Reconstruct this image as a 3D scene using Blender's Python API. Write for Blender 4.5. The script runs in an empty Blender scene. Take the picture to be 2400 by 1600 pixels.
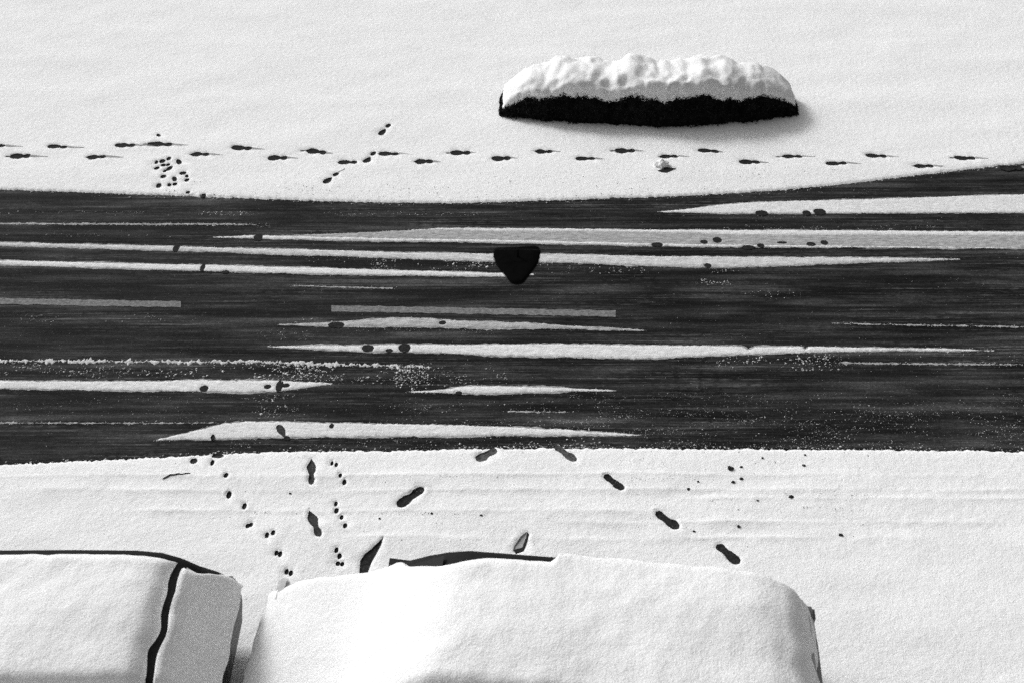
import bpy, bmesh, math, random
import numpy as np
from mathutils import Vector, noise, kdtree
from mathutils.geometry import delaunay_2d_cdt

random.seed(7)
rng = np.random.default_rng(7)
sc = bpy.context.scene
col = sc.collection
R = math.radians

# ------------------------------------------------------------------ camera, sky, sun, exposure
CAM_H, PITCH, FPX = 8.5, R(42.0), 2540.0        # height, downward tilt, focal length in pixels of a 2400 px frame
cam_d = bpy.data.cameras.new('camera'); cam = bpy.data.objects.new('camera', cam_d); col.objects.link(cam)
cam.location = (0, 0, CAM_H); cam.rotation_euler = (R(90) - PITCH, 0, 0)
cam_d.sensor_width = 36; cam_d.lens = 36 * FPX / 2400; cam_d.clip_start = 0.05; cam_d.clip_end = 2000
cam_d.dof.use_dof = True; cam_d.dof.focus_distance = 12.8; cam_d.dof.aperture_fstop = 1.8   # a fast lens wide open
sc.camera = cam
SUN_EL, SUN_AZ = R(36), R(-50)                  # azimuth from +Y towards +X: far left of the view
w = bpy.data.worlds.new('World'); sc.world = w; w.use_nodes = True
nt = w.node_tree; bg = nt.nodes['Background']
sky = nt.nodes.new('ShaderNodeTexSky'); sky.sky_type = 'NISHITA'; sky.sun_disc = False
sky.sun_elevation = SUN_EL; sky.sun_rotation = SUN_AZ; sky.air_density = 1.0; sky.dust_density = 6.0
bw = nt.nodes.new('ShaderNodeRGBToBW')          # black-and-white film: grey overcast sky
nt.links.new(sky.outputs[0], bw.inputs[0]); nt.links.new(bw.outputs[0], bg.inputs[0]); bg.inputs[1].default_value = 0.1
sl = bpy.data.lights.new('sun', 'SUN'); sl.energy = 1.5; sl.angle = R(12); sl.color = (1, 1, 1)
so = bpy.data.objects.new('sun', sl); col.objects.link(so)
sd = Vector((math.sin(SUN_AZ) * math.cos(SUN_EL), math.cos(SUN_AZ) * math.cos(SUN_EL), math.sin(SUN_EL)))
so.rotation_euler = sd.to_track_quat('Z', 'Y').to_euler(); so.location = sd * 60
sc.view_settings.view_transform = 'Standard'; sc.view_settings.look = 'None'
sc.view_settings.gamma = 1.0; sc.view_settings.use_curve_mapping = False
sc.view_settings.exposure = 0.26
sc.render.engine = 'CYCLES'; sc.cycles.use_denoising = False; sc.cycles.max_bounces = 5
sc.render.filter_size = 2.2

# ------------------------------------------------------------------ helpers
CP, SP = math.cos(PITCH), math.sin(PITCH)
def G(x, y, z=0.0):
    """point of the real place at height z that the photograph shows at x, y"""
    u = (x - 1200) / FPX; v = (y - 800) / FPX
    dz = -SP - v * CP
    t = (z - CAM_H) / dz
    return (u * t, t * (CP - v * SP))
def link(name, me, mat=None, parent=None):
    o = bpy.data.objects.new(name, me); col.objects.link(o)
    if mat: me.materials.append(mat)
    if parent: o.parent = parent
    return o
def mesh(name, verts, faces, mat=None, parent=None, smooth=True):
    me = bpy.data.meshes.new(name); me.from_pydata([tuple(v) for v in verts], [], [tuple(f) for f in faces]); me.update()
    if smooth: me.polygons.foreach_set('use_smooth', [True] * len(me.polygons))
    return link(name, me, mat, parent)
def tag(o, label, cat, group=None):
    o['label'] = label; o['category'] = cat
    if group: o['group'] = group
    return o
def kind(o, k, label=None):
    o['kind'] = k
    if label: o['label'] = label
    return o
def empty(name, loc=(0, 0, 0)):
    o = bpy.data.objects.new(name, None); col.objects.link(o); o.location = loc; o.empty_display_size = 0.05
    return o
ORD = ['first', 'second', 'third', 'fourth', 'fifth', 'sixth', 'seventh', 'eighth', 'ninth', 'tenth', 'eleventh', 'twelfth', 'thirteenth',
       'fourteenth', 'fifteenth', 'sixteenth', 'seventeenth', 'eighteenth', 'nineteenth', 'twentieth', 'twenty-first', 'twenty-second',
       'twenty-third', 'twenty-fourth', 'twenty-fifth', 'twenty-sixth', 'twenty-seventh', 'twenty-eighth', 'twenty-ninth']
def n3(x, y, z=0.0): return noise.noise(Vector((x, y, z)))

# ------------------------------------------------------------------ materials (a grey world: black-and-white film)
class NB:
    def __init__(s, name, rough=0.9, spec=0.05):
        s.m = bpy.data.materials.new(name); s.m.use_nodes = True; s.t = s.m.node_tree
        s.b = s.t.nodes['Principled BSDF']; s.b.inputs['Roughness'].default_value = rough
        s.b.inputs['Specular IOR Level'].default_value = spec
        s.tc = s.t.nodes.new('ShaderNodeTexCoord')
    def noise(s, scale, vec=(1, 1, 1), detail=3, rough=0.6):
        mp = s.t.nodes.new('ShaderNodeMapping'); mp.inputs['Scale'].default_value = vec
        s.t.links.new(s.tc.outputs['Object'], mp.inputs[0])
        n = s.t.nodes.new('ShaderNodeTexNoise'); n.inputs['Scale'].default_value = scale
        n.inputs['Detail'].default_value = detail; n.inputs['Roughness'].default_value = rough
        s.t.links.new(mp.outputs[0], n.inputs['Vector']); return n.outputs['Fac']
    def ramp(s, fac, stops):
        r = s.t.nodes.new('ShaderNodeValToRGB'); e = r.color_ramp.elements
        while len(e) < len(stops): e.new(0.5)
        for k, (p, c) in enumerate(stops): e[k].position = p; e[k].color = (c, c, c, 1)
        s.t.links.new(fac, r.inputs[0]); return r.outputs[0]
    def mix(s, op, a, b, fac=1.0):
        n = s.t.nodes.new('ShaderNodeMix'); n.data_type = 'RGBA'; n.blend_type = op
        for sock, v in ((n.inputs[0], fac), (n.inputs[6], a), (n.inputs[7], b)):
            if isinstance(v, (int, float)): sock.default_value = v if sock.type == 'VALUE' else (v, v, v, 1)
            else: s.t.links.new(v, sock)
        return n.outputs[2]
    def color(s, c):
        if isinstance(c, (int, float)): s.b.inputs['Base Color'].default_value = (c, c, c, 1)
        else: s.t.links.new(c, s.b.inputs['Base Color'])
    def bump(s, fac, dist, strength=1.0):
        n = s.t.nodes.new('ShaderNodeBump'); n.inputs['Distance'].default_value = dist; n.inputs['Strength'].default_value = strength
        s.t.links.new(fac, n.inputs['Height']); s.t.links.new(n.outputs[0], s.b.inputs['Normal'])

def snow_mat(name, base=0.88, dirt=0.0, dirt_col=0.09, streak=True):
    n = NB(name, 0.95, 0.03)
    fine = n.noise(80, detail=3, rough=0.85)
    c = n.ramp(fine, [(0.28, base * 0.74), (0.50, base * 0.97), (0.78, min(0.94, base * 1.06))])
    if dirt > 0:
        d = n.noise(42, (0.22 if streak else 1, 1, 1), 4, 0.7)
        k = n.ramp(d, [(0.5 - 0.20 + (0.5 - dirt) * 0.25, 1.0), (0.5 + 0.16 + (0.5 - dirt) * 0.25, 0.0)])
        k2 = n.mix('MULTIPLY', k, dirt * 1.5 if dirt < 0.66 else 1.0)
        c = n.mix('MIX', c, dirt_col, k2)
    n.color(c)
    b = n.mix('ADD', n.noise(14, detail=3), n.noise(70, detail=2), 0.5)
    n.bump(b, 0.016, 0.6)
    return n.m
M = {}
M['snow'] = snow_mat('snow')
M['snow_clean'] = snow_mat('snow_clean', 0.90, 0.27, 0.25)
M['snow_worn'] = snow_mat('snow_worn', 0.80, 0.38, 0.18)
M['snow_grey'] = snow_mat('snow_grey', 0.62, 0.45, 0.12)
M['snow_film'] = snow_mat('snow_film', 0.50, 0.60, 0.16)
M['snow_thin'] = snow_mat('snow_thin', 0.50, 0.66, 0.05)

a = NB('wet_asphalt', 0.85, 0.12)
st = a.ramp(a.noise(7.5, (0.045, 1, 1), 5, 0.62), [(0.36, 0.004), (0.47, 0.011), (0.56, 0.025), (0.66, 0.050)])
st2 = a.ramp(a.noise(3.0, (0.10, 1, 1), 3, 0.5), [(0.32, 0.50), (0.52, 0.95), (0.70, 1.7)])
gr = a.ramp(a.noise(110, (0.6, 1, 1), 2, 0.7), [(0.32, 0.5), (0.55, 1.0), (0.72, 2.1)])
cc = a.mix('MULTIPLY', a.mix('MULTIPLY', st, st2), gr)
sal = a.ramp(a.noise(60, (0.35, 1, 1), 4, 0.75), [(0.60, 0.0), (0.75, 0.10)])
mot = a.ramp(a.noise(38, (0.7, 1, 1), 3, 0.75), [(0.30, 0.62), (0.52, 1.0), (0.72, 1.75)])
blot = a.ramp(a.noise(3.2, (0.28, 1.3, 1), 4, 0.65), [(0.34, 0.28), (0.48, 0.90), (0.64, 1.8)])
cc = a.mix('MULTIPLY', a.mix('MULTIPLY', cc, mot), blot)
film = a.ramp(a.noise(30, (0.022, 1, 1), 5, 0.72), [(0.48, 0.0), (0.58, 0.045), (0.70, 0.16)])
patch = a.ramp(a.noise(1.1, (0.35, 1.6, 1), 3, 0.6), [(0.38, 0.0), (0.58, 1.0)])
brk = a.ramp(a.noise(22, (0.5, 1, 1), 3, 0.7), [(0.36, 0.0), (0.60, 1.0)])
film = a.mix('MULTIPLY', a.mix('MULTIPLY', film, patch), brk)
a.color(a.mix('ADD', a.mix('ADD', cc, sal), film)); a.bump(a.noise(70, detail=3), 0.006, 0.6); M['asphalt'] = a.m
p = NB('worn_paint', 0.85, 0.1)
p.color(p.ramp(p.noise(42, (0.5, 1, 1), 4, 0.85), [(0.28, 0.05), (0.5, 0.17), (0.72, 0.34)])); M['paint'] = p.m
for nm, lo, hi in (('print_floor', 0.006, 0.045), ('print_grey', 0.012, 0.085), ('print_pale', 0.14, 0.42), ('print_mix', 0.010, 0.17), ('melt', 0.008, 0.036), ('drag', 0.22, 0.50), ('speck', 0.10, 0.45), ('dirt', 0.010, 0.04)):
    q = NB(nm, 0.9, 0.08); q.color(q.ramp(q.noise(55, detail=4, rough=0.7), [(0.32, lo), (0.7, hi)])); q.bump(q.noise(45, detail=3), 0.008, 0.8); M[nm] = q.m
for nm, cv, rg, sp in (('lamp_black', 0.004, 0.9, 0.0), ('cable', 0.02, 0.8, 0.05), ('car_dark', 0.018, 0.4, 0.25), ('car_trim', 0.010, 0.7, 0.1), ('glass', 0.010, 0.25, 0.12), ('tyre', 0.015, 0.9, 0.05),
                       ('rim', 0.35, 0.4, 0.4), ('lens', 0.5, 0.2, 0.5), ('lens_dark', 0.12, 0.25, 0.5), ('twig', 0.02, 0.9, 0.05), ('lamp_glass', 0.45, 0.4, 0.4)):
    q = NB(nm, rg, sp); q.color(q.ramp(q.noise(25, detail=3), [(0.3, cv * 0.8), (0.7, cv * 1.2)])); M[nm] = q.m
q = NB('needles', 0.9, 0.03); q.color(q.ramp(q.noise(9, detail=3), [(0.3, 0.006), (0.7, 0.022)])); M['needles'] = q.m

# ------------------------------------------------------------------ ground and road
kind(mesh('ground', [(-600, -300, -0.03), (600, -300, -0.03), (600, 900, -0.03), (-600, 900, -0.03)], [(0, 1, 2, 3)], M['snow'], smooth=False), 'structure', 'wide snow covered ground around the road')
road = kind(mesh('road', [(-300, 6.4, 0), (300, 6.4, 0), (300, 16.5, 0), (-300, 16.5, 0)], [(0, 1, 2, 3)], M['asphalt'], smooth=False), 'structure', 'dark wet road streaked by tyre tracks')
for (x0, ya, yb, x1, yc, yd) in ((-242, 695, 709, 424, 707, 721), (777, 716, 730, 1443, 728.5, 743)):
    cs = [G(x0, yb), G(x1, yd), G(x1, yc), G(x0, ya)]
    N = 60; vs = []; fs = []
    for i in range(N + 1):
        t = i / N
        for s, (A, B) in ((0, (cs[0], cs[1])), (1, (cs[3], cs[2]))):
            vs.append((A[0] + (B[0] - A[0]) * t, A[1] + (B[1] - A[1]) * t + random.uniform(-.009, .009), 0.004))
    for i in range(N): fs.append((2 * i, 2 * i + 2, 2 * i + 3, 2 * i + 1))
    mesh('lane_dash', vs, fs, M['paint'], road, smooth=False)

# ------------------------------------------------------------------ prints and melt holes: outline in the snow plus a sunk dark floor
HOLES = []          # (polygon as numpy array)
def smooth01(t): t = max(0.0, min(1.0, t)); return t * t * (3 - 2 * t)
FAR_EDGE = [(-900, 408), (-500, 425), (-200, 437), (0, 445), (200, 452), (366, 458), (479, 462), (598, 467), (717, 471), (836, 474), (920, 476), (1039, 477), (1158, 475), (1277, 471), (1349, 469.5), (1396, 466), (1480, 464), (1599, 460), (1718, 454), (1837, 446), (1932, 437), (2035, 426), (2200, 406), (2400, 384), (2700, 352), (3200, 318)]
NEAR_EDGE = [(-900, 1118), (-400, 1104), (0, 1090), (200, 1080), (366, 1072), (479, 1066), (598, 1061), (717, 1057.6), (920, 1057), (1087, 1051.7), (1277, 1050.5), (1480, 1051), (1718, 1051.7), (2035, 1054), (2400, 1058), (2900, 1062), (3400, 1066)]
fe = [G(*q) for q in FAR_EDGE]; ne = [G(*q) for q in NEAR_EDGE]
FX, FY = [q[0] for q in fe], [q[1] for q in fe]; NX_, NY_ = [q[0] for q in ne], [q[1] for q in ne]
def und_at(x, y):
    """gentle swell of the snow surface on either side of the road"""
    f = float(np.interp(x, FX, FY)); n = float(np.interp(x, NX_, NY_))
    if y > f: d, U = y - f, 0.020
    elif y < n: d, U = n - y, 0.024
    else: return 0.0
    return U * smooth01(d / 0.5) * max(0.0, 0.45 + n3(x * 0.55, y * 1.5) * 1.2 + 0.55 * n3(x * 1.6, y * 5.0, 2) + 0.18 * n3(x * 6, y * 9, 6))
def floor_grid(name, A, B, width, prof, depth, mat, parent=None, flat=False, bend=0.0, nt=18):
    """sunk floor along the line A>B (ground points); prof(t) = half-width share; also cuts the snow"""
    A = Vector(A); B = Vector(B); d = B - A; L = d.length; d.normalize(); nrm = Vector((-d.y, d.x))
    ss = (-1, -0.82, -0.4, 0, 0.4, 0.82, 1)
    vs = []; left = []; right = []
    sd_ = random.uniform(0, 90)
    for i in range(nt + 1):
        t = i / nt
        c = A + d * (L * t) + nrm * (bend * math.sin(math.pi * t))
        hw = width / 2 * prof(t)
        hl = hw * (1 + 0.16 * n3(t * 5, sd_) + .12 * n3(t * 17, sd_)); hr = hw * (1 + 0.16 * n3(t * 5, sd_ + 9) + .12 * n3(t * 17, sd_ + 4))
        for s in ss:
            h = hl if s > 0 else hr
            q = c + nrm * (h * s * 1.02)
            e = 1 - min(1.0, abs(s)); en = min(t, 1 - t) * 6
            k = smooth01(min(1, e * 3.0)) * smooth01(min(1, en))
            z = (0.0065 if flat else depth * (0.72 - 0.50 * k)) + (0.0022 * n3(q.x * 38, q.y * 38, 3) + (.0016 * math.sin(t * 52) if L > .2 else 0)) * k
            vs.append((q.x, q.y, z + (0 if flat else und_at(q.x, q.y))))
        left.append((c + nrm * hl)[:]); right.append((c - nrm * hr)[:])
    fs = []
    m = len(ss)
    for i in range(nt):
        for j in range(m - 1): fs.append((i * m + j, (i + 1) * m + j, (i + 1) * m + j + 1, i * m + j + 1))
    HOLES.append(np.array(left[1:-1] + [tuple(B)] + right[1:-1][::-1] + [tuple(A)]))
    return mesh(name, vs, fs, mat, parent)
def shoe(t):        # toe t=0 .. heel t=1
    r = max(0.0, 1 - ((t - 0.36) / 0.37) ** 2) ** 0.5 if t < 0.36 else 0
    sole = math.sqrt(max(0, 1 - ((t - 0.33) / 0.34) ** 2))
    heel = 0.76 * math.sqrt(max(0, 1 - ((t - 0.82) / 0.182) ** 2))
    waist = 0.54 if 0.3 < t < 0.85 else 0
    return max(sole, heel, waist, 0.02)
def boot(t):        # broader, straighter sole
    toe = (max(0, 1 - ((t - 0.30) / 0.302) ** 2)) ** 0.42 if t < 0.30 else 0
    mid = 1.0 - 0.30 * smooth01((t - 0.30) / 0.28) + 0.12 * smooth01((t - 0.60) / 0.2) if 0.30 <= t <= 0.84 else 0
    heel = 0.82 * (max(0, 1 - ((t - 0.82) / 0.182) ** 2)) ** 0.5 if t > 0.80 else 0
    return max(toe, mid if t <= 0.84 else 0, heel, 0.05)
def taper(t):       # toe drawn out to a point
    return max(0.03, shoe(t) * (smooth01(t / 0.30) * 0.8 + 0.2 if t < 0.30 else 1))
def pointed(t): return max(0.03, math.sin(math.pi * t ** 0.72) ** 0.8)
def ell(t): return max(0.03, math.sqrt(max(0, 1 - (2 * t - 1) ** 2)))
def blob(name, x, y, rx, ry, depth, mat, parent=None, flat=False, zr=0.015, ang=0.0):
    """round or oval hole seen rx by ry big"""
    c = math.cos(ang); s = math.sin(ang)
    A = G(x - rx * c, y - rx * s, zr); B = G(x + rx * c, y + rx * s, zr)
    T = G(x, y - ry, zr); U = G(x, y + ry, zr)
    return floor_grid(name, A, B, abs(T[1] - U[1]), ell, depth, mat, parent, flat, nt=12)

DF, DN, DS = 0.020, 0.022, 0.010     # snow depth: far pavement, near verge, strips on the road

def drag(parent, x0, x1, y0, y1, w0):
    A = G(x0, y0, DF); B = G(x1, y1, DF)
    vs = []; fs = []; N = 14
    for i in range(N + 1):
        t = i / N; cx = A[0] + (B[0] - A[0]) * t; cy = A[1] + (B[1] - A[1]) * t
        hw = w0 * (1 - t) ** 0.8 * (1 + 0.4 * n3(t * 9, x0)) + 0.002
        for s in (-1, 0, 1): vs.append((cx + 0.001 * s, cy + hw * s, DF + 0.0085 - 0.006 * abs(s) - 0.003 * t + und_at(cx, cy)))
    for i in range(N):
        for j in range(2): fs.append((i * 3 + j, (i + 1) * 3 + j, (i + 1) * 3 + j + 1, i * 3 + j + 1))
    mesh('drag_mark', vs, fs, M['drag'], parent)

ROW = [(-66, 14, 344, 344, 40), (24, 72, 368, 367, 40), (112, 158, 343, 346, 40), (200, 250, 370, 369, 40), (270, 318, 341, 343, 45),
       (346, 405, 340, 342, 36), (443, 491, 365, 364, 32), (543, 591, 347, 351, 30), (628, 674, 372, 371, 24), (714, 765, 354, 359.5, 16), (792, 837, 381, 381, 0),
       (887, 935, 361, 362, 34), (969, 1015, 381, 380, 18), (1056, 1103, 358, 358, 14), (1152, 1197, 372.5, 371, 16), (1251, 1295, 355, 356, 20),
       (1349, 1395, 374, 373, 22), (1441, 1489, 354, 355, 20), (1542, 1589, 370, 369, 26), (1635, 1685, 355, 359, 14), (1732, 1781, 383, 382, 20),
       (1829, 1880, 368, 368, 30), (1935, 1984, 386, 385, 34), (2028, 2078, 366, 367, 28), (2138, 2188, 390, 389, 26), (2236, 2286, 370, 371, 30), (2344, 2394, 393, 392, 26)]
for i, (x0, x1, y0, y1, dr) in enumerate(ROW):
    t = empty('footprint', (0, 0, 0))
    floor_grid('shoe_print', G(x0 - 1, y0, DF), G(x1 + 1, y1, DF), random.uniform(.112, .142), (shoe if i % 3 else taper), DF, M['print_floor'], t, bend=random.uniform(-.012, .012))
    if i % 4 == 1: blob('toe_scrape', x0 - 5, y0 + 1, 6, 1.8, DF, M['print_pale'], t, zr=DF)
    if dr: drag(t, x1, x1 + dr, y1, y1 + 1.5, 0.030)
    tag(t, '%s dark shoe print from the left in the long row on the far snow' % ORD[i], 'footprint', 'shoe prints walking left along the far pavement')
DIAG = [((912, 294.5), (890, 319), 0, 'topmost of the three slanting shoe prints on the far snow, heel dot apart'),
        ((877, 358.5), (854, 383), 0, 'slanting shoe print touching the long row on the far snow'),
        ((790, 408.5), (759, 433), 16, 'lowest slanting shoe print on the far snow with a pointed tail')]
for (hx, hy), (tx, ty), dr, lab in DIAG:
    t = empty('footprint')
    ax, ay = tx + (hx - tx) * 0.62, ty + (hy - ty) * 0.62
    floor_grid('sole_print', G(tx, ty, DF), G(ax, ay, DF), 0.105, pointed, DF, M['print_floor'], t)
    bx, by = tx + (hx - tx) * 0.72, ty + (hy - ty) * 0.72
    cx, cy = hx + (hx - tx) * 0.10, hy + (hy - ty) * 0.10
    floor_grid('heel_print', G(bx, by, DF), G(cx, cy, DF), 0.074, ell, DF, M['print_floor'], t)
    if dr: drag(t, cx, cx + dr, cy, cy - 9, 0.02)
    tag(t, lab, 'footprint', 'slanting shoe prints on the far pavement')

NEAR = [((730, 1073), (730, 1136), .092, 'print_grey', 'pointed shoe print just below the road edge, toe towards the road'),
        ((724, 1194), (750, 1258), .100, 'print_grey', 'shoe print beside the lower paw track, tilted left towards the road'),
        ((931, 1186), (993, 1142), .118, 'print_floor', 'broad dark shoe print alone on the near snow, pointing down left'),
        ((1462, 1148), (1416, 1113), .098, 'print_floor', 'small dark shoe print, second of the line descending right'),
        ((1591, 1239), (1537, 1199), .108, 'print_floor', 'dark shoe print, third of the line descending right'),
        ((1733, 1321), (1680, 1275), .112, 'print_floor', 'dark shoe print, lowest of the line descending right')]
for (tx, ty), (hx, hy), wd, mt, lab in NEAR:
    tag(floor_grid('footprint', G(tx, ty, DN), G(hx, hy, DN), wd, (taper if mt == 'print_grey' else boot), DN, M[mt]), lab, 'footprint', 'shoe prints on the near snow')
tag(floor_grid('footprint', G(1351, 1080, DN), G(1302, 1044, DN), .098, boot, DN, M['print_mix']), 'mottled shoe print across the near road edge, top of the descending line', 'footprint', 'shoe prints on the near snow')
tag(floor_grid('footprint', G(1116, 1078, DN), G(1164, 1051, DN), .115, boot, DN, M['print_mix']), 'pale half-filled shoe print at the near road edge', 'footprint', 'shoe prints on the near snow')
t = empty('footprint')
floor_grid('sole_print', G(651, 994, DS), G(668, 1023, DS), 0.085, pointed, DS, M['print_grey'], t)
floor_grid('heel_print', G(667, 1021, DS), G(678, 1029, DS), 0.060, ell, DS, M['melt'], t, flat=True)
tag(t, 'grey shoe print in the wide white strip nearest the near road edge', 'footprint', 'shoe prints on the near snow')

def poly_hole(name, pts, depth, mat, z=None):
    P = [Vector(G(x, y, depth)) for x, y in pts]
    Q = []
    for i in range(len(P)):
        A = P[i]; B = P[(i + 1) % len(P)]; n = max(1, int((B - A).length / 0.02))
        Q += [A.lerp(B, k / n) for k in range(n)]
    c = sum(Q, Vector((0, 0))) / len(Q); vs = []; N = len(Q)
    for s, zz in ((1.03, 0.74), (0.86, 0.35), (0.45, 0.2)):
        for q in Q: r = c + (q - c) * s; vs.append((r.x, r.y, depth * zz + 0.002 * n3(r.x * 40, r.y * 40) + und_at(r.x, r.y)))
    vs.append((c.x, c.y, depth * 0.2 + und_at(c.x, c.y))); fs = []
    for k in range(2):
        for i in range(N): fs.append((k * N + i, k * N + (i + 1) % N, (k + 1) * N + (i + 1) % N, (k + 1) * N + i))
    for i in range(N): fs.append((2 * N + i, 2 * N + (i + 1) % N, 3 * N))
    HOLES.append(np.array([tuple(q) for q in Q]))
    return mesh(name, vs, fs, mat)
tag(poly_hole('footprint', [(842, 1342), (844, 1312), (855, 1297), (870, 1286), (886, 1272), (899, 1259), (894, 1277), (883, 1296), (871, 1316), (862, 1342)], DN, M['print_floor']),
    'long wedge shaped scuff dug in the snow at the bottom', 'footprint', 'shoe prints on the near snow')
t = empty('footprint')
poly_hole('pale_hollow', [(1202, 1290), (1209, 1299), (1228, 1292), (1241, 1252), (1235, 1246), (1220, 1257), (1205, 1279)], DN, M['drag']).parent = t
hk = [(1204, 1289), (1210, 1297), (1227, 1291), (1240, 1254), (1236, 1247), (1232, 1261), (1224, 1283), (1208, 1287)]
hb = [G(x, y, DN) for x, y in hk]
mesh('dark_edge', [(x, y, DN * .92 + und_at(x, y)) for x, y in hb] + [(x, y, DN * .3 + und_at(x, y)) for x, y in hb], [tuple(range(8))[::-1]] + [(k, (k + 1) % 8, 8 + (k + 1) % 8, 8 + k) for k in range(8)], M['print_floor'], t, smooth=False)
tag(t, 'bent narrow scuff like a hook just above the snowy car', 'footprint', 'shoe prints on the near snow')

PAWA = [(498, 1022, 4, 5.5), (497.6, 1083, 4.2, 6), (530, 1113.6, 5, 5.5), (536.5, 1158, 5.5, 8), (572.6, 1185, 4.8, 7), (580.5, 1231, 5, 5.2), (588, 1228.5, 4.5, 5.2), (626, 1254, 4.6, 5.8),
        (640.5, 1249, 4.6, 5.4), (648, 1295.5, 4.6, 5.8), (656.5, 1298, 4.6, 6.2), (672, 1340, 4.6, 6), (682, 1343, 4.6, 6)]
for i, (x, y, rx, ry) in enumerate(PAWA):
    tag(blob('paw_print', x, y, rx * 1.15, ry * 1.12, DN, M['print_floor'], zr=DN), '%s paw print from the road in the curving track at lower left' % ORD[i], 'paw print', 'paw track curving down at lower left')
PAWB = [(778, 1085, 3.4, 5), (788, 1088.6, 3.8, 5), (797.6, 1114, 3.8, 5), (807, 1129, 4.6, 6), (787, 1179.5, 4, 5.5), (788.6, 1195, 5, 6), (800.5, 1211, 4.2, 5.5), (809, 1232, 4.8, 5.8),
        (788.6, 1288.6, 4.4, 5.8), (795.7, 1301.7, 5, 6), (792, 1319, 5, 5), (802, 1320, 4.4, 5), (797, 1372, 4.6, 6), (806, 1388, 4.6, 6), (792, 1421, 4.6, 6), (801, 1438, 4.6, 6)]
for i, (x, y, rx, ry) in enumerate(PAWB):
    tag(blob('paw_print', x, y, rx * 1.15, ry * 1.12, DN, M['print_floor'], zr=DN), '%s paw print from the road in the straight track right of the shoe prints' % ORD[i], 'paw print', 'straight paw track on the near snow')
DRIP = [(372, 319, 4.5, 4), (381, 379.5, 7, 4), (396, 374, 5, 4), (419.5, 381, 6, 5.5), (383, 388.5, 6, 3), (394, 387.5, 4, 3), (367, 382, 4, 4), (368, 396, 4.5, 4), (397, 396, 5, 5.5), (387, 402, 4, 3),
        (429, 407, 8, 4), (438, 414, 4, 3.6), (438, 423, 4.6, 3.4), (383, 415, 6, 4), (409, 421, 5.5, 5), (410, 432, 5, 3.4), (397, 434, 5, 3.6), (372, 435.5, 6, 5), (440.5, 451, 5, 3.2), (476, 458, 5, 4)]
for i, (x, y, rx, ry) in enumerate(sorted(DRIP, key=lambda q: q[1])):
    tag(blob('paw_print', x, y, rx * 1.1, ry * 1.1, DF, M['print_floor'], zr=DF, ang=random.uniform(-.3, .3)), '%s from the top of the small dark dots crowded at the far left' % ORD[i], 'paw print', 'crowd of paw prints at the far left')

STRIPSPOT = [(1785, 499, 15, 6, 'dark melted spot in the pale wedge, left of a close pair'), (1891, 499, 10, 6, 'smaller of the paired melted spots in the pale wedge at right'), (1921, 496, 15, 7, 'larger of the paired melted spots in the pale wedge at right'),
             (1540, 573, 14, 5, 'leftmost dark melted spot on the grey snow band'), (1650, 566.5, 9, 4.5, 'small melted spot on the grey band, left of a bigger one'), (1681, 562, 11, 6.5, 'bigger melted spot in the middle of the grey band'),
             (1754, 579, 16, 5, 'flat wide melted spot on the lower edge of the grey band'), (1783, 575, 9, 4.5, 'melted spot right beside the flat wide one on the grey band'), (1833, 568, 12, 2.6, 'faint thin melted smear on the grey band'),
             (1901, 572, 11, 5, 'left spot of the last pair on the grey band'), (1932, 568, 9, 5, 'right spot of the last pair on the grey band'),
             (1659, 622, 9, 5, 'lone dark spot under the white strip right of the lamp'),
             (605, 556, 11, 8, 'dark gap trodden through the thin white line at left'), (413, 581, 8, 9, 'dark gap in the white strip near the left'), (475, 627, 6, 9, 'narrow dark gap in the brightest strip at left'),
             (528, 637, 9, 4, 'small dark bite under the brightest strip at left'), (788, 761, 20, 7, 'wide dark gap in the grey strip below the lane dash'), (1037, 756, 9, 5, 'round dark spot on the grey strip below the lane dash'),
             (862, 815, 15, 8, 'slanting dark gap at the left end of the long white strip'), (912, 820, 9, 4, 'low dark bite between two gaps in the long white strip'), (948, 814, 15, 10, 'large dark gap in the long white strip'),
             (478, 909, 11, 7, 'left dark spot in the short white strip at left'), (627, 905, 9, 5.5, 'middle dark spot in the short white strip at left'), (655, 903, 9, 14, 'tall dark spot in the short white strip at left'), (669, 902, 11, 5, 'flat dark spot joined to the tall one at left'),
             (1075, 919, 8, 4, 'small dark bite under the lens shaped white strip'), (777, 997, 6, 6, 'small dark notch in the top of the wide near strip')]
for x, y, rx, ry, lab in STRIPSPOT:
    tag(blob('melt_spot', x, y, rx, ry, DS, M['melt'], flat=True, zr=0.01), lab, 'melted spot', 'melted spots in the snow strips on the road')
for x, y, rx, ry, lab in ((454, 1079, 9, 7, 'pale grey thawed ring in the near snow at lower left'), (510, 1067, 15, 5, 'grey thawed smear on the near road edge at lower left')):
    tag(blob('melt_spot', x, y, rx, ry, DN, M['print_grey'], zr=DN), lab, 'melted spot', 'thawed spots in the near snow')

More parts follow.
